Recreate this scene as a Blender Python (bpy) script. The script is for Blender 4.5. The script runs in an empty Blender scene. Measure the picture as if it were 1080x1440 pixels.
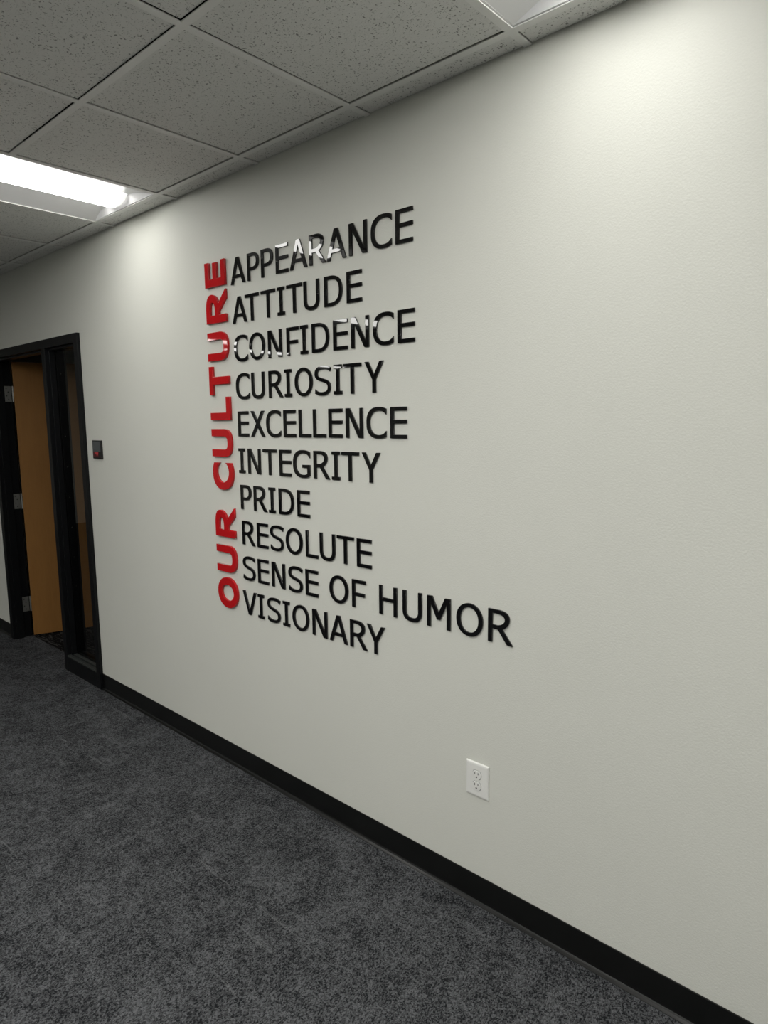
import bpy, bmesh, math, random
from mathutils import Vector, Matrix
from mathutils.geometry import tessellate_polygon

random.seed(7)
S = bpy.context.scene
COL = S.collection

# ------------------------------------------------------------------ camera, light level
YAW, PITCH, ROLL = 0.7366377, 0.1354528, -0.0093151
CAM_D, CAM_H, F_PX = 1.73899, 1.63898, 927.46
HC = 2.66278            # ceiling height
X0, EDGE, G = -1.02334, 0.08957, 0.6096   # ceiling grid: first cross tee, border strip, module
LAMP = 9.6             # lamp strength of the corridor fixtures
LAMP_FILL = 32.0      # unseen fixtures added over the open office, made brighter to fill the wall
EXPOSURE = 0.24

fw = Vector((-math.sin(YAW)*math.cos(PITCH), math.cos(YAW)*math.cos(PITCH), -math.sin(PITCH)))
rt = fw.cross(Vector((0, 0, 1))).normalized()
up = rt.cross(fw)
r2 = rt*math.cos(ROLL) + up*math.sin(ROLL)
u2 = -rt*math.sin(ROLL) + up*math.cos(ROLL)
cd = bpy.data.cameras.new('camera')
cam = bpy.data.objects.new('camera', cd)
COL.objects.link(cam)
cam.matrix_world = Matrix(((r2.x, u2.x, -fw.x, 0), (r2.y, u2.y, -fw.y, -CAM_D), (r2.z, u2.z, -fw.z, CAM_H), (0, 0, 0, 1)))
cd.sensor_fit = 'HORIZONTAL'
cd.sensor_width = 36
cd.lens = 36*F_PX/1080
cd.clip_start = 0.05
cd.clip_end = 60
S.camera = cam
S.view_settings.view_transform = 'Standard'
S.view_settings.look = 'None'
S.view_settings.gamma = 1
S.view_settings.use_curve_mapping = False
S.view_settings.exposure = EXPOSURE
world = bpy.data.worlds.new('world')
world.use_nodes = True
world.node_tree.nodes['Background'].inputs[0].default_value = (0, 0, 0, 1)
world.node_tree.nodes['Background'].inputs[1].default_value = 0
S.world = world

# ------------------------------------------------------------------ materials
def mat(name, color=(.5, .5, .5), rough=.5, metal=0, spec=.5, coat=0):
    m = bpy.data.materials.new(name)
    m.use_nodes = True
    b = m.node_tree.nodes['Principled BSDF']
    b.inputs['Base Color'].default_value = (*color, 1)
    b.inputs['Roughness'].default_value = rough
    b.inputs['Metallic'].default_value = metal
    b.inputs['Specular IOR Level'].default_value = spec
    b.inputs['Coat Weight'].default_value = coat
    return m

class NT:
    def __init__(s, m):
        s.t = m.node_tree
        s.b = s.t.nodes['Principled BSDF']
        s.co = s.n('ShaderNodeTexCoord').outputs['Object']
    def n(s, kind, **kw):
        nd = s.t.nodes.new(kind)
        for k, v in kw.items():
            setattr(nd, k, v)
        return nd
    def put(s, sock, v):
        if isinstance(v, bpy.types.NodeSocket):
            s.t.links.new(v, sock)
        else:
            sock.default_value = v
    def mapping(s, scale=(1, 1, 1), rot=(0, 0, 0), vec=None):
        m = s.n('ShaderNodeMapping')
        s.t.links.new(vec or s.co, m.inputs['Vector'])
        m.inputs['Scale'].default_value = scale
        m.inputs['Rotation'].default_value = rot
        return m.outputs[0]
    def noise(s, scale, vec=None, detail=2, rough=.5, dist=0):
        nd = s.n('ShaderNodeTexNoise')
        s.t.links.new(vec or s.co, nd.inputs['Vector'])
        nd.inputs['Scale'].default_value = scale
        nd.inputs['Detail'].default_value = detail
        nd.inputs['Roughness'].default_value = rough
        nd.inputs['Distortion'].default_value = dist
        return nd.outputs['Fac']
    def ramp(s, v, lo, hi, a=0., b=1.):
        nd = s.n('ShaderNodeMapRange')
        nd.clamp = True
        s.put(nd.inputs['Value'], v)
        for k, x in zip(('From Min', 'From Max', 'To Min', 'To Max'), (lo, hi, a, b)):
            nd.inputs[k].default_value = x
        return nd.outputs[0]
    def math(s, op, a, b=0.):
        nd = s.n('ShaderNodeMath', operation=op)
        s.put(nd.inputs[0], a)
        s.put(nd.inputs[1], b)
        return nd.outputs[0]
    def mix(s, f, a, b):
        nd = s.n('ShaderNodeMix', data_type='RGBA')
        s.put(nd.inputs[0], f)
        for i, v in ((6, a), (7, b)):
            s.put(nd.inputs[i], v if isinstance(v, bpy.types.NodeSocket) else (*v, 1))
        return nd.outputs[2]
    def color(s, v): s.t.links.new(v, s.b.inputs['Base Color'])
    def bump(s, h, strength, dist):
        nd = s.n('ShaderNodeBump')
        s.t.links.new(h, nd.inputs['Height'])
        nd.inputs['Strength'].default_value = strength
        nd.inputs['Distance'].default_value = dist
        s.t.links.new(nd.outputs[0], s.b.inputs['Normal'])

# painted wall, faint orange peel
M_wall = mat('wall_paint', (.66, .65, .585), .62, spec=.35)
t = NT(M_wall)
t.color(t.mix(t.noise(1.7, detail=3), (.655, .66, .606), (.69, .695, .640)))
t.bump(t.noise(190, detail=3), .40, .0016)

# carpet: fine salt and pepper pile, soft lighter patches, thin pale scratches
def carpet(name, dark, light, strong):
    m = mat(name, (.04, .04, .045), .95, spec=.1)
    t = NT(m)
    fib = t.noise(240, t.mapping((1, 1, 1)), 3, .75)
    fib2 = t.noise(300, t.mapping((1, .5, 1), (0, 0, .5)), 2, .7)
    vo = t.n('ShaderNodeTexVoronoi')
    t.t.links.new(t.mapping((1, .72, 1), (0, 0, .3)), vo.inputs['Vector'])
    vo.inputs['Scale'].default_value = 300
    sp = t.n('ShaderNodeSeparateColor')
    t.t.links.new(vo.outputs['Color'], sp.inputs[0])
    tuft = t.math('ADD', t.math('MULTIPLY', sp.outputs[0], .5), .25)
    pile = t.math('ADD', t.math('MULTIPLY', fib, .42), t.math('MULTIPLY', tuft, .58))
    patch = t.noise(6.5, None, 5, .68, .6)
    patch2 = t.noise(34, None, 3, .6, .4)
    thr = t.math('ADD', t.math('MULTIPLY', t.math('SUBTRACT', patch, .5), .36), t.math('MULTIPLY', t.math('SUBTRACT', patch2, .5), .30))
    v = t.ramp(t.math('ADD', pile, thr), .38, .70)
    s1 = t.ramp(t.noise(7, t.mapping((.45, 5.2, 1), (0, 0, .62)), 3, .6, 1.1), .635, .70)
    s2 = t.ramp(t.noise(7, t.mapping((5.2, .45, 1), (0, 0, .35)), 3, .6, 1.1), .645, .71)
    sc = t.math('MULTIPLY', t.math('MAXIMUM', s1, s2), t.ramp(fib2, .38, .56))
    c = t.mix(v, dark, light)
    t.color(t.mix(t.math('MULTIPLY', sc, strong), c, (light[0]*1.55, light[1]*1.55, light[2]*1.5)))
    t.bump(pile, .7, .004)
    return m
M_carpet = carpet('carpet', (.011, .0116, .0132), (.126, .130, .137), .42)

M_carpet2 = mat('striped_carpet', (.01, .01, .011), .95, spec=.1)
t = NT(M_carpet2)
w1 = t.ramp(t.noise(9, t.mapping((1.2, 7, 1), (0, 0, .25)), 3, .6, .8), .5, .6)
t.color(t.mix(w1, (.004, .004, .0045), (.06, .06, .058)))

# acoustic ceiling tile: pin holes and short fissures
M_tile = mat('acoustic_tile', (.62, .62, .59), .9, spec=.15)
t = NT(M_tile)
def fissures(scale, sc3, rot, thr, seed):
    v = t.n('ShaderNodeTexVoronoi')
    off = t.n('ShaderNodeVectorMath', operation='ADD')
    nz = t.n('ShaderNodeTexNoise')
    t.t.links.new(t.co, nz.inputs['Vector'])
    nz.inputs['Scale'].default_value = 55
    sc = t.n('ShaderNodeVectorMath', operation='SCALE')
    t.t.links.new(nz.outputs['Color'], sc.inputs[0])
    sc.inputs['Scale'].default_value = .016
    t.t.links.new(t.co, off.inputs[0])
    t.t.links.new(sc.outputs[0], off.inputs[1])
    t.t.links.new(t.mapping(sc3, rot, off.outputs[0]), v.inputs['Vector'])
    v.inputs['Scale'].default_value = scale
    d = t.ramp(v.outputs['Distance'], thr*.55, thr, 1, 0)
    sel = t.n('ShaderNodeSeparateColor')
    t.t.links.new(v.outputs['Color'], sel.inputs[0])
    return t.math('MULTIPLY', d, t.ramp(sel.outputs[seed], .50, .75))
f = t.math('MAXIMUM', fissures(105, (1, .62, 1), (0, 0, .4), .30, 0),
           t.math('MAXIMUM', fissures(120, (.55, 1.1, 1), (0, 0, 1.1), .27, 1), fissures(230, (1, 1, 1), (0, 0, 0), .33, 2)))
t.color(t.mix(f, t.mix(t.noise(60, detail=4), (.79, .79, .765), (.85, .85, .825)), (.30, .30, .285)))
t.bump(t.math('SUBTRACT', t.noise(150, detail=4), f), .4, .002)

M_tee = mat('tee_paint', (.87, .87, .845), .5)
M_plenum = mat('plenum_dark', (.02, .02, .02), .9)
M_fixture = mat('fixture_white', (.80, .80, .80), .4)
M_seam = mat('fixture_seam', (.16, .16, .16), .6)
def lens_mat(name, strength):
    m = mat(name, (.9, .9, .9), .5)
    b = m.node_tree.nodes['Principled BSDF']
    b.inputs['Emission Color'].default_value = (1, .99, .95, 1)
    b.inputs['Emission Strength'].default_value = strength
    return m
M_lens = lens_mat('lamp_lens', LAMP)
M_cap = lens_mat('lamp_end_cap', .9)
M_lens_fill = lens_mat('lamp_lens_office', LAMP_FILL)
M_black = mat('gloss_black_acrylic', (.003, .003, .0034), .02, spec=.60)
M_red = mat('gloss_red_acrylic', (.50, .010, .013), .03, spec=.4)
M_rubber = mat('black_rubber', (.0045, .0048, .0046), .32, spec=.5)
M_frame = mat('black_frame_metal', (.0055, .006, .0068), .36, spec=.2)
M_sill_lit = mat('sill_dark_grey', (.038, .042, .040), .42, spec=.4)  # lighter grey stands in for corridor light falling on the rail top
M_steel = mat('satin_steel', (.30, .30, .28), .45, metal=.8)
M_screw = mat('bright_screw', (.7, .7, .7), .25, metal=1)
M_white = mat('outlet_white', (.80, .80, .77), .32)
M_slot = mat('slot_dark', (.03, .03, .03), .7)
M_sign = mat('sign_black', (.008, .008, .008), .5)
M_insert = mat('sign_grey_insert', (.075, .085, .09), .3)
M_signred = mat('sign_red', (.50, .045, .05), .45)
M_signdark = mat('sign_dark_red', (.075, .006, .010), .4)
M_dull = mat('office_paint', (.62, .61, .57), .8)

M_wood = mat('maple_veneer', (.36, .19, .065), .6, spec=.22)
t = NT(M_wood)
g = t.noise(5, t.mapping((9, 9, .7)), 5, .65, .7)
g2 = t.noise(60, t.mapping((6, 6, .35)), 2, .5)
t.color(t.mix(t.math('ADD', t.math('MULTIPLY', g, .75), t.math('MULTIPLY', g2, .25)), (.205, .092, .021), (.31, .148, .040)))

M_glass = bpy.data.materials.new('clear_glass')
M_glass.use_nodes = True
nt = M_glass.node_tree
nt.nodes.clear()
o_ = nt.nodes.new('ShaderNodeOutputMaterial')
mx = nt.nodes.new('ShaderNodeMixShader')
fr = nt.nodes.new('ShaderNodeFresnel')
fr.inputs[0].default_value = 1.5
tr = nt.nodes.new('ShaderNodeBsdfTransparent')
tr.inputs[0].default_value = (.80, .81, .80, 1)
gl = nt.nodes.new('ShaderNodeBsdfGlossy')
gl.inputs['Roughness'].default_value = .01
ge = nt.nodes.new('ShaderNodeNewGeometry')
mm = nt.nodes.new('ShaderNodeMath')
mm.operation = 'MULTIPLY'
inv = nt.nodes.new('ShaderNodeMath')
inv.operation = 'SUBTRACT'
inv.inputs[0].default_value = 1
nt.links.new(ge.outputs['Backfacing'], inv.inputs[1])
nt.links.new(fr.outputs[0], mm.inputs[0])
nt.links.new(inv.outputs[0], mm.inputs[1])
nt.links.new(mm.outputs[0], mx.inputs[0])
nt.links.new(tr.outputs[0], mx.inputs[1])
nt.links.new(gl.outputs[0], mx.inputs[2])
nt.links.new(mx.outputs[0], o_.inputs[0])

# ------------------------------------------------------------------ mesh helpers
def mesh(name, bm, m, parent=None, smooth=False, recalc=True):
    if recalc:
        bmesh.ops.recalc_face_normals(bm, faces=bm.faces)
    me = bpy.data.meshes.new(name)
    bm.to_mesh(me)
    bm.free()
    if m:
        me.materials.append(m)
    if smooth:
        for p in me.polygons:
            p.use_smooth = True
    o = bpy.data.objects.new(name, me)
    COL.objects.link(o)
    o.parent = parent
    return o

def box(bm, x0, x1, y0, y1, z0, z1, bevel=0):
    r = bmesh.ops.create_cube(bm, size=1)
    bmesh.ops.transform(bm, verts=r['verts'], matrix=Matrix.Translation(((x0+x1)/2, (y0+y1)/2, (z0+z1)/2)) @ Matrix.Diagonal((abs(x1-x0), abs(y1-y0), abs(z1-z0), 1)))
    if bevel:
        es = list({e for v in r['verts'] for e in v.link_edges})
        bmesh.ops.bevel(bm, geom=es, offset=bevel, segments=2, affect='EDGES', profile=.5)

def boxes(*bs, bevel=0):
    bm = bmesh.new()
    for b in bs:
        box(bm, *b, bevel=bevel)
    return bm

def prism(bm, pts, axis, a, b):
    """outline pts extruded along an axis ('x': pts are (y,z); 'y': pts are (x,z))"""
    f = (lambda p, t: (t, p[0], p[1])) if axis == 'x' else (lambda p, t: (p[0], t, p[1]))
    va = [bm.verts.new(f(p, a)) for p in pts]
    vb = [bm.verts.new(f(p, b)) for p in pts]
    n = len(pts)
    for i in range(n):
        bm.faces.new((va[i], va[(i+1) % n], vb[(i+1) % n], vb[i]))
    bm.faces.new(va)
    bm.faces.new(vb[::-1])

def cyl(bm, c, r, d, axis='y', seg=20):
    q = bmesh.ops.create_cone(bm, cap_ends=True, segments=seg, radius1=r, radius2=r, depth=d)
    rot = {'y': Matrix.Rotation(math.pi/2, 4, 'X'), 'x': Matrix.Rotation(math.pi/2, 4, 'Y'), 'z': Matrix.Identity(4)}[axis]
    bmesh.ops.transform(bm, verts=q['verts'], matrix=Matrix.Translation(c) @ rot)

def struct(o, label=None):
    o['kind'] = 'structure'
    if label:
        o['label'] = label
    return o

def thing(o, label, cat, group=None):
    o['label'] = label
    o['category'] = cat
    if group:
        o['group'] = group
    return o

def empty(name, loc):
    o = bpy.data.objects.new(name, None)
    COL.objects.link(o)
    o.location = loc
    o.empty_display_size = .1
    return o

# ------------------------------------------------------------------ room shell
XA, XB, YB = -11.2, 3.2, -8.6      # far end, near end, opposite side of the office
JL, JR, ML, MR = -5.489, -3.958, -4.485, -4.435   # door frame outer edges, mullion
WT = .10
bm = bmesh.new()
L, R_, T_ = JL+.012, JR-.012, 2.160
prism(bm, [(XA, 0), (L, 0), (L, T_), (R_, T_), (R_, 0), (XB, 0), (XB, HC+.25), (XA, HC+.25)], 'y', 0, WT)
struct(mesh('wall_right', bm, M_wall), 'off-white painted corridor wall carrying the lettering')
struct(mesh('floor', boxes((XA, XB, YB, .114, -.1, 0)), M_carpet), 'dark grey mottled carpet of the corridor')
struct(mesh('wall_far', boxes((XA-.1, XA, YB, 0, 0, HC+.25)), M_wall))
struct(mesh('wall_near', boxes((XB, XB+.1, YB, 0, 0, HC+.25)), M_wall))
struct(mesh('wall_left', boxes((XA, XB, YB-.1, YB, 0, HC+.25)), M_wall))
# room behind the door
RX0, RX1, RY1 = -6.6, -1.2, 3.6
struct(mesh('floor_office', boxes((RX0, RX1, .114, RY1, -.1, -.003)), M_carpet2), 'near-black striped carpet beyond the doorway')
struct(mesh('wall_office_back', boxes((RX0, RX1, RY1, RY1+.1, 0, HC)), M_dull))
struct(mesh('wall_office_left', boxes((RX0-.1, RX0, WT, RY1, 0, HC)), M_dull))
struct(mesh('wall_office_right', boxes((RX1, RX1+.1, WT, RY1, 0, HC)), M_dull))
struct(mesh('ceiling_office', boxes((RX0, RX1, WT, RY1, HC, HC+.1)), M_dull))

# ------------------------------------------------------------------ suspended ceiling
LIGHTS = [(-4, 0), (0, 0), (-7, 4), (-11, 4), (-12, 6), (-14, 10), (4, 0), (-2, 2), (2, 2), (-3, 5), (1, 5), (-7, 10), (-3, 10), (1, 10)]   # (tee index, module row) of each 2 x 4 fixture, added fill ones last
taken = {(k, j+d) for k, j in LIGHTS for d in (0, 1)}
KMIN, KMAX = math.floor((XA-X0)/G), math.ceil((XB-X0)/G)
JMAX = math.ceil((-YB-EDGE)/G)
TW = .0119
bm = bmesh.new()
rnd = random.Random(3)
def tile(x0, x1, y0, y1):
    x0, x1, y0, y1 = max(x0, XA), min(x1, XB), max(y0, YB), min(y1, 0)
    if x1-x0 < .03 or y1-y0 < .02:
        return
    a, b = rnd.uniform(.0012, .0036), rnd.uniform(.0012, .0036)
    box(bm, x0+TW+a, x1-TW-.0006, y0+TW+(.0006 if y1 < -.01 else .0045), y1-TW-b if y1 < -.01 else y1-.0025, HC+.0048, HC+.02)
for k in range(KMIN, KMAX):
    tile(X0+k*G, X0+(k+1)*G, -EDGE, 0)
    for j in range(JMAX):
        if (k, j) not in taken:
            tile(X0+k*G, X0+(k+1)*G, -EDGE-(j+1)*G, -EDGE-j*G)
ceil = struct(mesh('ceiling', bm, M_tile), 'grey fissured acoustic tile ceiling in a square grid')
# long tees are cut where a fixture crosses them
bm = bmesh.new()
for j in range(JMAX):
    y = -EDGE-j*G
    cuts = sorted(X0+k*G for k, jj in LIGHTS if jj+1 == j)
    x = XA
    for c in cuts:
        box(bm, x, c+TW, y-TW, y+TW, HC, HC+.003)
        x = c+G-TW
    box(bm, x, XB, y-TW, y+TW, HC, HC+.003)
for k in range(KMIN+1, KMAX):
    x = X0+k*G
    box(bm, x-TW, x+TW, -EDGE+TW, -.001, HC, HC+.003)
    for j in range(JMAX):
        box(bm, x-TW, x+TW, max(YB, -EDGE-(j+1)*G+TW), -EDGE-j*G-TW, HC, HC+.003)
struct(mesh('ceiling_grid', bm, M_tee, ceil), 'pale grey metal tee grid')
struct(mesh('ceiling_plenum', boxes((XA, XB, YB, 0, HC+.16, HC+.25)), M_plenum, ceil))

# ------------------------------------------------------------------ recessed fixtures
def make_light(M_lens):
    root = empty('ceiling_light', (0, 0, HC))
    hx, hy = .2985, .6045          # outer half sizes
    ix, iy = .287, .592            # inner rim
    bx, by, bz = .115, .566, .034  # inner line where reflector meets the lens
    bm = bmesh.new()
    for x0, x1, y0, y1 in ((-hx, -ix, -hy, hy), (ix, hx, -hy, hy), (-ix, ix, -hy, -iy), (-ix, ix, iy, hy)):
        box(bm, x0, x1, y0, y1, .0035, .0075)
    mesh('frame', bm, M_fixture, root)
    N = 8
    for s in (-1, 1):              # the two long concave reflectors
        bm = bmesh.new()
        rows = []
        for i in range(N+1):
            u = i/N
            x = ix+(bx-ix)*u
            z = .004+bz*math.sin(u*math.pi/2)*.9
            yy = iy+(by-iy)*u
            rows.append([bm.verts.new((s*x, -yy, z)), bm.verts.new((s*x, yy, z))])
        for a, b in zip(rows, rows[1:]):
            bm.faces.new((a[0], a[1], b[1], b[0]))
        mesh('reflector', bm, M_fixture, root, True)
    for s in (-1, 1):              # the sloping end plates, mitred to the reflectors
        bm = bmesh.new()
        rows = []
        for i in range(N+1):
            u = i/N
            rows.append([bm.verts.new((-(ix+(bx-ix)*u), s*(iy+(by-iy)*u), .004+bz*math.sin(u*math.pi/2)*.9)),
                         bm.verts.new(((ix+(bx-ix)*u), s*(iy+(by-iy)*u), .004+bz*math.sin(u*math.pi/2)*.9))])
        for a, b in zip(rows, rows[1:]):
            bm.faces.new((a[0], a[1], b[1], b[0]))
        mesh('end_plate', bm, M_fixture, root, True)
    # bowed lens
    def arc(i, n, rx, dz, z0):
        a = math.pi*i/n
        return (-rx*math.cos(a), z0-dz*math.sin(a))
    n = 28
    bm = bmesh.new()
    pr = [arc(i, n, .110, .054, .058) for i in range(n+1)]
    ya = .561
    va = [bm.verts.new((x, -ya, z)) for x, z in pr]
    vb = [bm.verts.new((x, ya, z)) for x, z in pr]
    for i in range(n):
        bm.faces.new((va[i], va[i+1], vb[i+1], vb[i]))
    mesh('lens', bm, M_lens, root, True)
    for s in (-1, 1):              # end cap of the lens with its thin dark seam
        bm = bmesh.new()
        prism(bm, [arc(i, n, .1125, .0555, .0585) for i in range(n+1)], 'y', s*.5635, s*.5665)
        cap = mesh('lens_cap', bm, M_cap, root)
        bm = bmesh.new()
        prism(bm, [arc(i, n, .1118, .0550, .0585) for i in range(n+1)], 'y', s*.561, s*.5635)
        mesh('seam', bm, M_seam, cap)
    bm = bmesh.new()               # sheet metal housing above
    box(bm, -ix-.004, ix+.004, -iy-.004, iy+.004, 0.066, .072)
    for x0, x1, y0, y1 in ((-ix-.004, -ix-.001, -iy, iy), (ix+.001, ix+.004, -iy, iy), (-ix, ix, -iy-.004, -iy-.001), (-ix, ix, iy+.001, iy+.004)):
        box(bm, x0, x1, y0, y1, .0076, .066)
    mesh('housing', bm, M_fixture, root)
    return root

LLAB = ['lit white recessed ceiling light at left above the doorway end of the wall',
        'white recessed ceiling light cut by the top edge of the photo, upper right',
        'recessed ceiling light over the open office, mirrored in the word CONFIDENCE',
        'recessed ceiling light over the open office, mirrored in the upper red letter U',
        'far recessed ceiling light mirrored as small glints in the letters O and N',
        'farthest recessed ceiling light mirrored in the letter S of CURIOSITY']
LLAB += ['white recessed ceiling light behind the camera, nearest to the lettered wall']
LLAB += ['recessed ceiling light in the %s row over the open office, %s' % (a, b) for a, b in (
    ('second', 'across from the lettering'), ('second', 'behind the camera'), ('third', 'across from the lettering'), ('third', 'behind the camera'),
    ('back', 'across from the doorway'), ('back', 'across from the outlet'), ('back', 'behind the camera'))]  # unseen fixtures, added to raise the ambient light on wall and ceiling
protos = {0: make_light(M_lens)}
for i, (k, j) in enumerate(LIGHTS):
    row = 1 if j and k > -5 else 0
    if i == 0:
        o = protos[0]
    elif row not in protos:
        o = protos[row] = make_light(M_lens_fill)
    else:
        proto = protos[row]
        o = proto.copy()
        COL.objects.link(o)
        for ch in proto.children:
            c = ch.copy()
            COL.objects.link(c)
            c.parent = o
            for g_ in ch.children:
                d = g_.copy()
                COL.objects.link(d)
                d.parent = c
    o.location = (X0+(k+.5)*G, -EDGE-(j+1)*G, HC)
    thing(o, LLAB[i], 'ceiling light', 'recessed ceiling lights')

# ------------------------------------------------------------------ baseboards (rubber cove base)
prof = [(-.0005, .1016), (-.0030, .1016), (-.0036, .1005), (-.0036, .017), (-.0046, .010), (-.0075, .0055), (-.0125, .0030), (-.0160, .0014), (-.0160, .0002), (-.0005, .0002)]
bm = bmesh.new(); prism(bm, prof, 'x', JR+.0015, XB-.001)
struct(mesh('baseboard_right', bm, M_rubber), 'black rubber baseboard right of the door frame')
bm = bmesh.new(); prism(bm, prof, 'x', XA+.001, JL-.0015)
struct(mesh('baseboard_left', bm, M_rubber), 'black rubber baseboard left of the doorway')

# ------------------------------------------------------------------ door frame with sidelight
FY0, FY1 = -.020, .112
HZ0, HZ1 = 2.118, 2.172
frame = struct(empty('trim_1', (0, 0, 0)), 'black metal door frame with mullion and sidelight opening')
B = .0018
def fpart(name, *bs, m=M_frame, parent=None, bevel=B):
    o = mesh(name, boxes(*bs, bevel=bevel), m, parent or frame)
    return o
fpart('jamb', (JL, JL+.056, FY0, FY1, 0, HZ1-.0005))
fpart('jamb', (JR-.050, JR, FY0, FY1, 0, HZ1-.0005))
fpart('mullion', (ML, MR, FY0, FY1, 0, HZ0))
fpart('head', (JL+.056, JR-.050, FY0, FY1, HZ0, HZ1))
# stops of the door opening
dl = JL+.056
fpart('door_stop', (dl, dl+.013, .006, .058, 0, HZ0-.013))
fpart('door_stop', (ML-.013, ML, .006, .058, 0, HZ0-.013))
fpart('door_stop', (dl, ML, .006, .058, HZ0-.013, HZ0))
# sidelight: bottom rail, beads on four sides, pane, screws
win = struct(empty('window_1', (0, 0, 0)), 'narrow glass sidelight beside the open wooden door')
sl, sr = MR, JR-.050
fpart('bottom_rail', (sl, sr, FY0, FY1, 0, .100), parent=win)
fpart('sill_cap', (sl, sr, FY0, .004, .100, .112), m=M_sill_lit, parent=win, bevel=.001)
fpart('sill_cap', (sl, sr, .018, .039, .100, .112), m=M_sill_lit, parent=win, bevel=.001)
for y0, y1 in ((.004, .0395), (.0465, .082)):
    fpart('glazing_bead', (sl, sl+.013, y0, y1, .112, HZ0), parent=win)
    fpart('glazing_bead', (sr-.013, sr, y0, y1, .112, HZ0), parent=win)
    fpart('glazing_bead', (sl+.013, sr-.013, y0, y1, HZ0-.013, HZ0), parent=win)
    fpart('glazing_bead', (sl+.013, sr-.013, max(y0, .0395), max(y1, .041), .100, .112 if y0 < .02 else .118), parent=win)
mesh('pane', boxes((sl+.002, sr-.002, .040, .046, .114, HZ0-.002)), M_glass, win)
for i in range(10):
    z = 1.965-i*.199
    bm = bmesh.new()
    cyl(bm, (sl+.0135, .066, z), .0042, .002, 'x', 14)
    mesh('screw', bm, M_screw, win)

# ------------------------------------------------------------------ wooden door, open into the room
ang = math.radians(70.2)
door = struct(empty('door_1', (-5.407, .113, 0)), 'brown maple veneer door standing open into the dark room')
door.rotation_euler = (0, 0, ang)
mesh('door_leaf', boxes((.004, .914, .002, .046, .008, 2.108), bevel=.002), M_wood, door)
bm = bmesh.new()          # lever set near the free edge
cyl(bm, (.845, -.004, 1.0), .032, .012, 'y', 28)
cyl(bm, (.845, -.03, 1.0), .010, .045, 'y', 18)
box(bm, .735, .855, -.058, -.044, .990, 1.010, .004)
h = mesh('door_handle', bm, M_steel, door)
for zc in (1.873, 1.066, .260):
    hp = struct(empty('hinge', (0, 0, 0)), 'satin steel door hinge on the left jamb')
    hp.parent = frame
    bm = bmesh.new()
    box(bm, dl+.0005, dl+.0035, .062, .108, zc-.058, zc+.058, .0008)
    leaf = mesh('hinge_leaf', bm, M_steel, hp)
    bm = bmesh.new()
    for dy, dz in ((.074, .040), (.086, .014), (.074, -.014), (.086, -.040)):
        cyl(bm, (dl+.0040, dy, zc+dz), .0042, .0012, 'x', 12)
    mesh('hinge_screw', bm, M_slot, hp)
    bm = bmesh.new()
    cyl(bm, (dl+.010, .117, zc), .0065, .118, 'z', 16)
    mesh('hinge_knuckle', bm, M_steel, hp, False)

# ------------------------------------------------------------------ room sign
sg = thing(empty('room_sign', (-3.812, 0, 1.4965)), 'small black room sign with grey insert and red mark right of the door frame', 'sign')
mesh('backplate', boxes((-.056, .056, -.010, -.0005, -.053, .053), bevel=.0015), M_sign, sg)
mesh('grey_insert', boxes((-.050, .046, -.0115, -.009, -.013, .047)), M_insert, sg)
rp = mesh('red_panel', boxes((-.048, .022, -.0112, -.009, -.044, -.014)), M_signdark, sg)
bm = bmesh.new()
prism(bm, [(-.027, -.016), (.018, -.014), (.016, -.026), (.004, -.037), (-.006, -.035), (-.004, -.027), (-.022, -.026)], 'y', -.0118, -.0112)
mesh('red_mark', bm, M_signred, rp)

# ------------------------------------------------------------------ power outlet
out = thing(empty('power_outlet', (-1.1630, 0, .4495)), 'white duplex power outlet low on the wall above the baseboard', 'outlet')
bm = bmesh.new()
pw, ph = .0445, .0595
r1 = [(-pw, -ph), (pw, -ph), (pw, ph), (-pw, ph)]
v0 = [bm.verts.new((x, -.0004, z)) for x, z in r1]
v1 = [bm.verts.new((x, -.0030, z)) for x, z in r1]
v2 = [bm.verts.new((x*.955, -.0060, z*.965)) for x, z in r1]
v3 = [bm.verts.new((x*.86, -.0070, z*.88)) for x, z in r1]
for a, b in ((v0, v1), (v1, v2), (v2, v3)):
    for i in range(4):
        bm.faces.new((a[i], a[(i+1) % 4], b[(i+1) % 4], b[i]))
bm.faces.new(v3)
bm.faces.new(v0[::-1])
mesh('cover_plate', bm, M_white, out)
for zc in (.0195, -.0195):
    bm = bmesh.new()
    pts = []
    for i in range(40):
        a = 2*math.pi*i/40
        x, z = .0172*math.cos(a), .0172*math.sin(a)
        pts.append((x, zc+max(-.0145, min(.0145, z))))
    prism(bm, pts, 'y', -.0098, -.0065)
    for p_ in list(bm.faces):
        if len(p_.verts) > 8 and p_.calc_center_median().y < -.009:
            bmesh.ops.bevel(bm, geom=list(p_.edges), offset=.0012, segments=2, affect='EDGES', profile=.5)
            break
    rec = mesh('receptacle', bm, M_white, out)
    bm = bmesh.new()
    prism(bm, [(x*1.06, zc+(z-zc)*1.07) for x, z in pts], 'y', -.0073, -.0066)
    mesh('gap', bm, M_slot, rec)
    bm = bmesh.new()
    box(bm, -.0075, -.0052, -.0100, -.0090, zc+.0005, zc+.0095)
    box(bm, .0052, .0075, -.0100, -.0090, zc+.0015, zc+.0085)
    cyl(bm, (0, -.0095, zc-.0075), .0030, .0010, 'y', 14)
    mesh('slots', bm, M_slot, rec)
bm = bmesh.new()
cyl(bm, (0, -.0074, 0), .0032, .0012, 'y', 16)
mesh('screw', bm, M_white, out)

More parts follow.
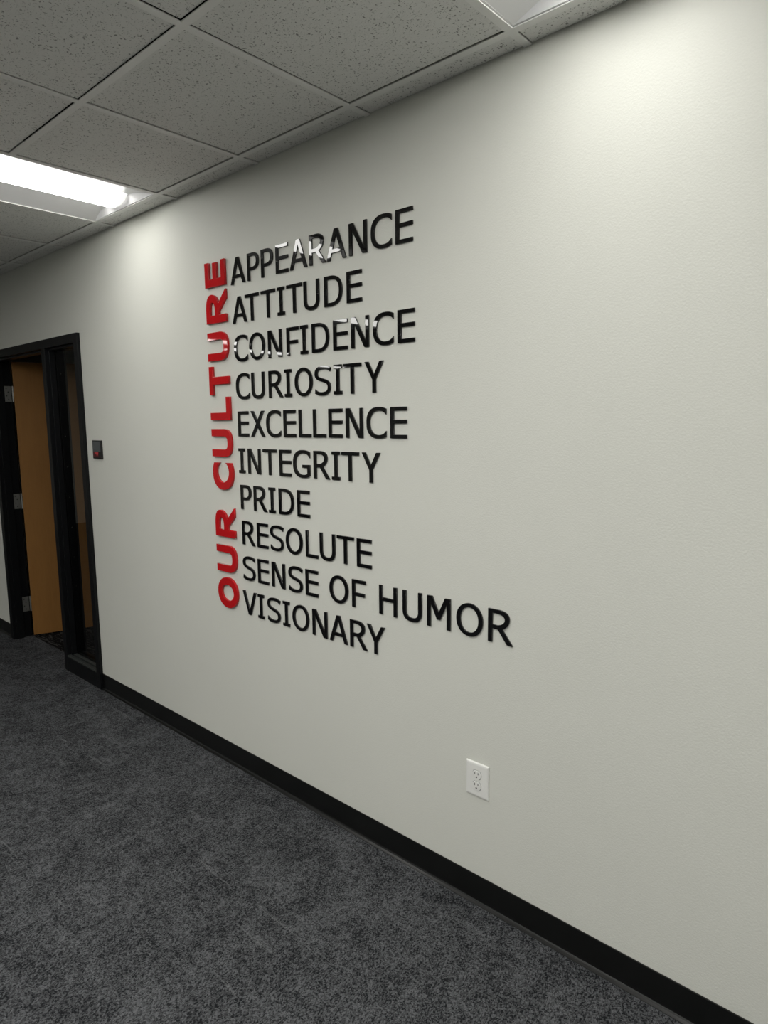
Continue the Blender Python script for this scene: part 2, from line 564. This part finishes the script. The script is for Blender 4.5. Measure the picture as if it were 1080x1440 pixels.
# ------------------------------------------------------------------ lettering
def bez(p0, p1, p2, p3, n=10):
    out = []
    for i in range(1, n+1):
        t_ = i/n
        a, b, c, d = (1-t_)**3, 3*(1-t_)**2*t_, 3*(1-t_)*t_*t_, t_**3
        out.append((a*p0[0]+b*p1[0]+c*p2[0]+d*p3[0], a*p0[1]+b*p1[1]+c*p2[1]+d*p3[1]))
    return out

class Pen:
    def __init__(s, x, y): s.p = [(x, y)]
    def l(s, *pts):
        s.p += list(pts)
        return s
    def c(s, a, b, d):
        s.p += bez(s.p[-1], a, b, d)
        return s

KQ = .58
def oval(cx, cy, a, b, k=KQ):
    q = Pen(cx+a, cy)
    q.c((cx+a, cy+k*b), (cx+k*a, cy+b), (cx, cy+b)).c((cx-k*a, cy+b), (cx-a, cy+k*b), (cx-a, cy))
    q.c((cx-a, cy-k*b), (cx-k*a, cy-b), (cx, cy-b)).c((cx+k*a, cy-b), (cx+a, cy-k*b), (cx+a, cy))
    return q.p[:-1]

def sup(cx, cy, a, b, t_, e=2.45):
    c, s = math.cos(t_), math.sin(t_)
    return (cx+a*math.copysign(abs(c)**(2/e), c), cy+b*math.copysign(abs(s)**(2/e), s))

def arc_to_x(cx, cy, a, b, xw, t_end_from, n=44, e=2.45):
    """points of a superellipse from where it meets x = xw at the top, over the left side, to x = xw at the bottom"""
    c = min(1, max(-1, (xw-cx)/a))
    t0 = math.acos(math.copysign(abs(c)**(e/2), c))
    return [sup(cx, cy, a, b, t0+(2*math.pi-2*t0)*i/n, e) for i in range(n+1)]

def glyph(ch, w, h, s, b, bold=False):
    """closed outlines (outer first, then holes) of a capital, ink box w x h, stem s, bar b"""
    os_ = .012*h
    if ch == 'I':
        return [[(0, 0), (w, 0), (w, b), (w/2+s/2, b), (w/2+s/2, h-b), (w, h-b), (w, h), (0, h), (0, h-b), (w/2-s/2, h-b), (w/2-s/2, b), (0, b)]]
    if ch == 'L':
        return [[(0, 0), (w, 0), (w, b), (s, b), (s, h), (0, h)]]
    if ch == 'T':
        return [[(w/2-s/2, 0), (w/2+s/2, 0), (w/2+s/2, h-b), (w, h-b), (w, h), (0, h), (0, h-b), (w/2-s/2, h-b)]]
    if ch == 'H':
        y = .47*h
        return [[(0, 0), (s, 0), (s, y), (w-s, y), (w-s, 0), (w, 0), (w, h), (w-s, h), (w-s, y+b), (s, y+b), (s, h), (0, h)]]
    if ch in 'EF':
        y = (.475 if ch == 'E' else .42)*h
        xm = w*(1 if ch == 'E' else .92)
        if bold:
            y, xm = .41*h, w*.95
        top = [(s, y), (xm, y), (xm, y+b), (s, y+b), (s, h-b), (w, h-b), (w, h), (0, h)]
        return [([(0, 0), (w, 0), (w, b), (s, b)] if ch == 'E' else [(0, 0), (s, 0)])+top]
    if ch == 'V':
        d, e = s*1.10, s*.56
        yi = h*(1-(w/2-d)/(w/2-e))
        return [[(0, h), (w/2-e, 0), (w/2+e, 0), (w, h), (w-d, h), (w/2, yi), (d, h)]]
    if ch == 'A':
        d, e = s*1.10, s*.62
        k = (w/2-e)/h
        xl = lambda y: d+y*k
        y0, y1 = .235*h, .235*h+b
        ya = (w/2-d)/k
        return [[(0, 0), (d, 0), (xl(y0), y0), (w-xl(y0), y0), (w-d, 0), (w, 0), (w/2+e, h), (w/2-e, h)], [(xl(y1), y1), (w-xl(y1), y1), (w/2, ya)]]
    if ch == 'N':
        d = s*1.38
        y1 = .22*h
        return [[(0, 0), (s, 0), (s, h-y1), (w-d, 0), (w, 0), (w, h), (w-s, h), (w-s, y1), (d, h), (0, h)]]
    if ch == 'M':
        d, e = s*1.45, s*.42
        y0, y1 = .27*h, .50*h
        yk = .80*h
        return [[(0, 0), (s*.95, 0), (s*.95, yk), (w/2-e, y0), (w/2+e, y0), (w-s*.95, yk), (w-s*.95, 0), (w, 0), (w, h), (w-d, h), (w/2, y1), (d, h), (0, h)]]
    if ch == 'X':
        d = s*1.22
        g_ = d/2
        m_ = h*.51
        ky = d*.5*h/(w-d)
        return [[(0, 0), (d, 0), (w/2, m_-ky), (w-d, 0), (w, 0), (w/2+g_, m_), (w-.02*w, h), (w-d-.02*w, h), (w/2, m_+ky), (d+.02*w, h), (.02*w, h), (w/2-g_, m_)]]
    if ch == 'Y':
        d = s*1.18
        y0, y1 = .42*h, .42*h+.155*h
        return [[(w/2-s/2, 0), (w/2+s/2, 0), (w/2+s/2, y0), (w, h), (w-d, h), (w/2, y1), (d, h), (0, h), (w/2-s/2, y0)]]
    if ch == 'U':
        y = .36*h
        q = Pen(0, h).l((0, y)).c((0, .10*h), (.17*w, -os_), (w/2, -os_)).c((w-.17*w, -os_), (w, .10*h), (w, y)).l((w, h), (w-s, h), (w-s, y*1.02))
        q.c((w-s, .17*h), (w*.72-s*.2, b), (w/2, b)).c((w*.28+s*.2, b), (s, .17*h), (s, y*1.02)).l((s, h))
        if bold:
            q = Pen(0, h).l((0, y)).c((0, .12*h), (.16*w, -os_), (w/2, -os_)).c((w-.16*w, -os_), (w, .12*h), (w, y)).l((w, h), (w-s, h), (w-s, y*.98))
            q.c((w-s, .235*h), (w*.66, b), (w/2, b)).c((w*.34, b), (s, .235*h), (s, y*.98)).l((s, h))
        return [q.p]
    if ch == 'D':
        xc = .36*w
        q = Pen(0, 0).l((xc, 0)).c((.80*w, 0), (w, .19*h), (w, h/2)).c((w, .81*h), (.80*w, h), (xc, h)).l((0, h))
        i_ = Pen(s, b).l((xc*.95, b)).c((.72*w-.2*s, b), (w-s, .24*h), (w-s, h/2)).c((w-s, .76*h), (.72*w-.2*s, h-b), (xc*.95, h-b)).l((s, h-b))
        return [q.p, i_.p]
    if ch == 'P':
        yb = .375*h
        ym = (h+yb)/2
        q = Pen(0, 0).l((s, 0), (s, yb), (.44*w, yb)).c((.82*w, yb), (w, yb+.12*h), (w, ym)).c((w, h-.11*h), (.84*w, h), (.47*w, h)).l((0, h))
        i_ = Pen(s, yb+b*.95).l((.43*w, yb+b*.95)).c((.68*w, yb+b*.95), (w-s*1.05, yb+.19*h), (w-s*1.05, ym)).c((w-s*1.05, h-.18*h), (.70*w, h-b), (.45*w, h-b)).l((s, h-b))
        return [q.p, i_.p]
    if ch == 'R':
        v = .86*w if not bold else .90*w
        yb = .415*h if not bold else .36*h
        ym = (h+yb)/2+(.01*h)
        d = s*1.28 if not bold else s*1.20
        xj = .40*w if not bold else .36*w
        q = Pen(0, 0).l((s, 0), (s, yb-.005*h), (xj, yb-.005*h), (w-d, 0), (w, 0), (xj+d*.80, yb+.02*h))
        q.c((.74*v+.06*w, yb+.06*h), (v, yb+.16*h), (v, ym+.03*h)).c((v, h-.09*h), (.82*v, h), (.42*w, h)).l((0, h))
        xi = v-s*1.04
        i_ = Pen(s, yb+b).l((.33*w if not bold else s+.05*w, yb+b)).c((.56*v, yb+b), (xi, yb+.20*h), (xi, ym+.02*h)).c((xi, h-.17*h), (.62*v, h-b), (.36*w if not bold else s+.06*w, h-b)).l((s, h-b))
        if bold:
            i_ = Pen(s, yb+b).l((s+.06*w, yb+b)).c((xi-.10*w, yb+b), (xi, yb+b+.03*h), (xi, (yb+h)/2+.01*h)).c((xi, h-b-.03*h), (xi-.10*w, h-b), (s+.08*w, h-b)).l((s, h-b))
        return [q.p, i_.p]
    if ch == 'O':
        return [oval(w/2, h/2, w/2, h/2+os_), oval(w/2, h/2, w/2-s*1.04, h/2+os_-b*1.03)]
    if ch == 'C':
        if bold:
            a, ci = .62*w, .657*w
            o = arc_to_x(a, h/2, a, h/2+os_, w, 0, e=2.2)
            i_ = arc_to_x(ci, h/2, ci-s, h/2+os_-b, w, 0, e=2.0)
        else:
            a = .625*w
            o = arc_to_x(a, h/2, a, h/2+os_, w, 0)
            i_ = arc_to_x(a*1.01, h/2, a*1.01-s*1.04, h/2+os_-b, w, 0, e=2.3)
        return [o+i_[::-1]]
    if ch == 'G':
        a = .600*w
        o = arc_to_x(a, h/2, a, h/2+os_, w, 0)
        i_ = arc_to_x(a*1.01, h/2, a*1.01-s*1.04, h/2+os_-b, w, 0, e=2.3)
        lo = [p_ for p_ in i_ if not (p_[0] > w-s and p_[1] < h/2)]
        yl = lo[-1][1]
        q = o[:-1]+[(w, max(o[-1][1], .065*h)), (w, .475*h), (.555*w, .475*h), (.555*w, .475*h-b), (w-s, .475*h-b), (w-s, yl*1.0+.01*h)]
        return [q+lo[::-1]]
    if ch == 'S':
        # stroke along a centre line, thicker where it runs upright
        hs, hb = s/2, b/2
        pts = [(w*.965, h*.905)]
        q = Pen(w*1.0-hs*.35, h*.868)
        q.c((w*.86, h*.935), (w*.72, h-hb+os_), (w*.54, h-hb+os_))
        q.c((w*.26, h-hb+os_), (hs, h*.90), (hs, h*.735))
        q.c((hs, h*.57), (w*.33, h*.555), (w*.52, h*.515))
        q.c((w*.76, h*.465), (w-hs, h*.42), (w-hs, h*.265))
        q.c((w-hs, h*.10), (w*.72, hb-os_), (w*.44, hb-os_))
        q.c((w*.27, hb-os_), (w*.13, h*.075), (hs*.3, h*.140))
        c = q.p
        Lf, Rt = [], []
        for i in range(len(c)):
            a_, d_ = c[max(0, i-1)], c[min(len(c)-1, i+1)]
            tx, ty = d_[0]-a_[0], d_[1]-a_[1]
            l_ = math.hypot(tx, ty)
            tx, ty = tx/l_, ty/l_
            th = hb*abs(tx)**1.2+hs*(1-abs(tx)**1.2)
            if i == 0 or i == len(c)-1:      # upright cut at both ends
                Lf.append((c[i][0], c[i][1]+(-th*1.25 if i == 0 else -th*1.25)))
                Rt.append((c[i][0], c[i][1]+(th*1.25)))
                if i == 0:
                    Lf[0], Rt[0] = Lf[0], Rt[0]
                continue
            Lf.append((c[i][0]-ty*th, c[i][1]+tx*th))
            Rt.append((c[i][0]+ty*th, c[i][1]-tx*th))
        if (Rt[1][1] < Lf[1][1]):
            Rt[0], Lf[0] = Lf[0], Rt[0]
        if (Rt[-2][1] < Lf[-2][1]) == (Rt[-1][1] > Lf[-1][1]):
            Rt[-1], Lf[-1] = Lf[-1], Rt[-1]
        return [Lf+Rt[::-1]]
    raise ValueError(ch)

def solid(loops, depth, bev, place):
    """outline loops -> thick letter with a fine bevelled front edge; place maps (u, v, off the wall) to xyz"""
    cu = bpy.data.curves.new('tmp', 'CURVE')
    cu.dimensions = '2D'
    cu.fill_mode = 'BOTH'
    cu.extrude = depth/2-bev
    cu.bevel_depth = bev
    cu.bevel_resolution = 1
    cu.offset = -bev
    for lp in loops:
        # drop points that fall together
        pts = [p for i, p in enumerate(lp) if math.hypot(p[0]-lp[i-1][0], p[1]-lp[i-1][1]) > 1e-5]
        sp = cu.splines.new('POLY')
        sp.points.add(len(pts)-1)
        for q, p in zip(sp.points, pts):
            q.co = (p[0], p[1], 0, 1)
        sp.use_cyclic_u = True
    ob = bpy.data.objects.new('tmp', cu)
    me = bpy.data.meshes.new_from_object(ob)
    bpy.data.objects.remove(ob)
    bpy.data.curves.remove(cu)
    bm = bmesh.new()
    bm.from_mesh(me)
    bpy.data.meshes.remove(me)
    bmesh.ops.remove_doubles(bm, verts=bm.verts, dist=2e-5)
    for v in bm.verts:
        v.co = Vector(place(v.co.x, v.co.y, v.co.z+depth/2))
    bmesh.ops.recalc_face_normals(bm, faces=bm.faces)
    front = min(bm.faces, key=lambda f_: (round(f_.calc_center_median().y, 5), -f_.calc_area()))
    if front.normal.y > 0:
        bmesh.ops.reverse_faces(bm, faces=bm.faces)
    return bm

KX = (CAM_D-.006)/(CAM_D-.012)     # letter edges were surveyed on the plane 12 mm off the wall
WORDS = [
 ('APPEARANCE', [-2.4362, -2.3175, -2.2260, -2.1320, -2.0474, -1.9335, -1.8390, -1.7232, -1.6164, -1.5047]),
 ('ATTITUDE', [-2.4335, -2.3419, -2.2349, -2.1291, -2.0723, -1.9710, -1.8561, -1.7380]),
 ('CONFIDENCE', [-2.4303, -2.3231, -2.1970, -2.0790, -1.9970, -1.9303, -1.8123, -1.7190, -1.6112, -1.4978]),
 ('CURIOSITY', [-2.4275, -2.3167, -2.2011, -2.0998, -2.0365, -1.9189, -1.8145, -1.7632, -1.6542]),
 ('EXCELLENCE', [-2.4230, -2.3325, -2.2258, -2.1128, -2.0187, -1.9342, -1.8470, -1.7540, -1.6477, -1.5338]),
 ('INTEGRITY', [-2.4280, -2.3612, -2.2564, -2.1475, -2.0601, -1.9366, -1.8335, -1.7810, -1.6740]),
 ('PRIDE', [-2.4240, -2.3300, -2.2262, -2.1585, -2.0412]),
 ('RESOLUTE', [-2.4224, -2.3148, -2.2240, -2.1202, -1.9950, -1.9118, -1.8141, -1.7065]),
 ('SENSE OF HUMOR', [-2.4270, -2.3185, -2.2208, -2.1098, -2.0020, None, -1.8607, -1.7355, None, -1.5950, -1.4822, -1.3716, -1.2482, -1.1238]),
 ('VISIONARY', [-2.4364, -2.3270, -2.2597, -2.1538, -2.0917, -1.9660, -1.8647, -1.7494, -1.6596]),
]
INK = dict(A=.101, P=.0765, E=.0745, R=.091, N=.0875, C=.094, T=.0915, I=.0432, U=.087, D=.095, F=.072, O=.1045, S=.088, Y=.0905, X=.096, L=.0715, G=.102, V=.099, M=.0995, H=.0855)
CAP, STEM, BAR = .1087, .0158, .0128
ORD = ['first', 'second', 'third', 'fourth']
rl = random.Random(11)
for r, (word, lefts) in enumerate(WORDS):
    zb = CAM_H+(2.2222-.1599*r-CAM_H)*KX
    seen = {}
    for ch, lx in zip(word, lefts):
        if lx is None:
            continue
        seen[ch] = seen.get(ch, 0)+1
        x = lx*KX
        loops = glyph(ch, INK[ch], CAP, STEM, BAR)
        cx, cz = INK[ch]/2, CAP/2
        bm = solid(loops, .006, .0005, lambda u, v, o: (u-cx, -o, v-cz))
        ob = mesh('wall_letter', bm, M_black, recalc=False)
        ob.location = (x+cx, -.0003, zb+cz)
        n = word.count(ch)
        pos = ('the ' if n == 1 else '%s ' % ORD[seen[ch]-1])
        lab = '%sglossy black letter %s in the %s %s on the wall' % ('' if n == 1 else ORD[seen[ch]-1]+' ', ch, 'line' if ' ' in word else 'word', word)
        thing(ob, lab, 'letter', 'black letters spelling %s' % word)

# red lettering, reading upwards: letter right = world up, letter top = towards the door
RF = -2.6295, -2.4795                # cap line and base line
RED = [('O', .7850, .1455, 'big red letter O at the foot of the upright word OUR'),
       ('U', .9560, .1255, 'big red letter U in the upright word OUR, above the red O'),
       ('R', 1.1215, .1375, 'big red letter R at the top of the upright word OUR'),
       ('C', 1.3400, .1235, 'big red letter C at the foot of the upright word CULTURE'),
       ('U', 1.4900, .1250, 'lower red letter U of CULTURE, between the red C and L'),
       ('L', 1.6545, .1025, 'big red letter L in the upright word CULTURE'),
       ('T', 1.7665, .1265, 'big red letter T in the upright word CULTURE'),
       ('U', 1.9165, .1240, 'upper red letter U of CULTURE, above the red T, with a white glint'),
       ('R', 2.0790, .1380, 'big red letter R in the upright word CULTURE, under the topmost E'),
       ('E', 2.2340, .1065, 'topmost big red letter E of the upright word CULTURE')]
for i, (ch, z0, wd, lab) in enumerate(RED):
    capr = RF[1]-RF[0]
    loops = glyph(ch, wd, capr, .0335, .0285, True)
    cu_, cv_ = wd/2, capr/2
    bm = solid(loops, .012, .0008, lambda u, v, o: (-(v-cv_), -o, u-cu_))
    ob = mesh('wall_letter', bm, M_red, recalc=False)
    ob.location = (RF[1]-cv_, -.0003, z0+cu_)
    thing(ob, lab, 'letter', 'red letters spelling %s' % ('OUR' if i < 3 else 'CULTURE'))
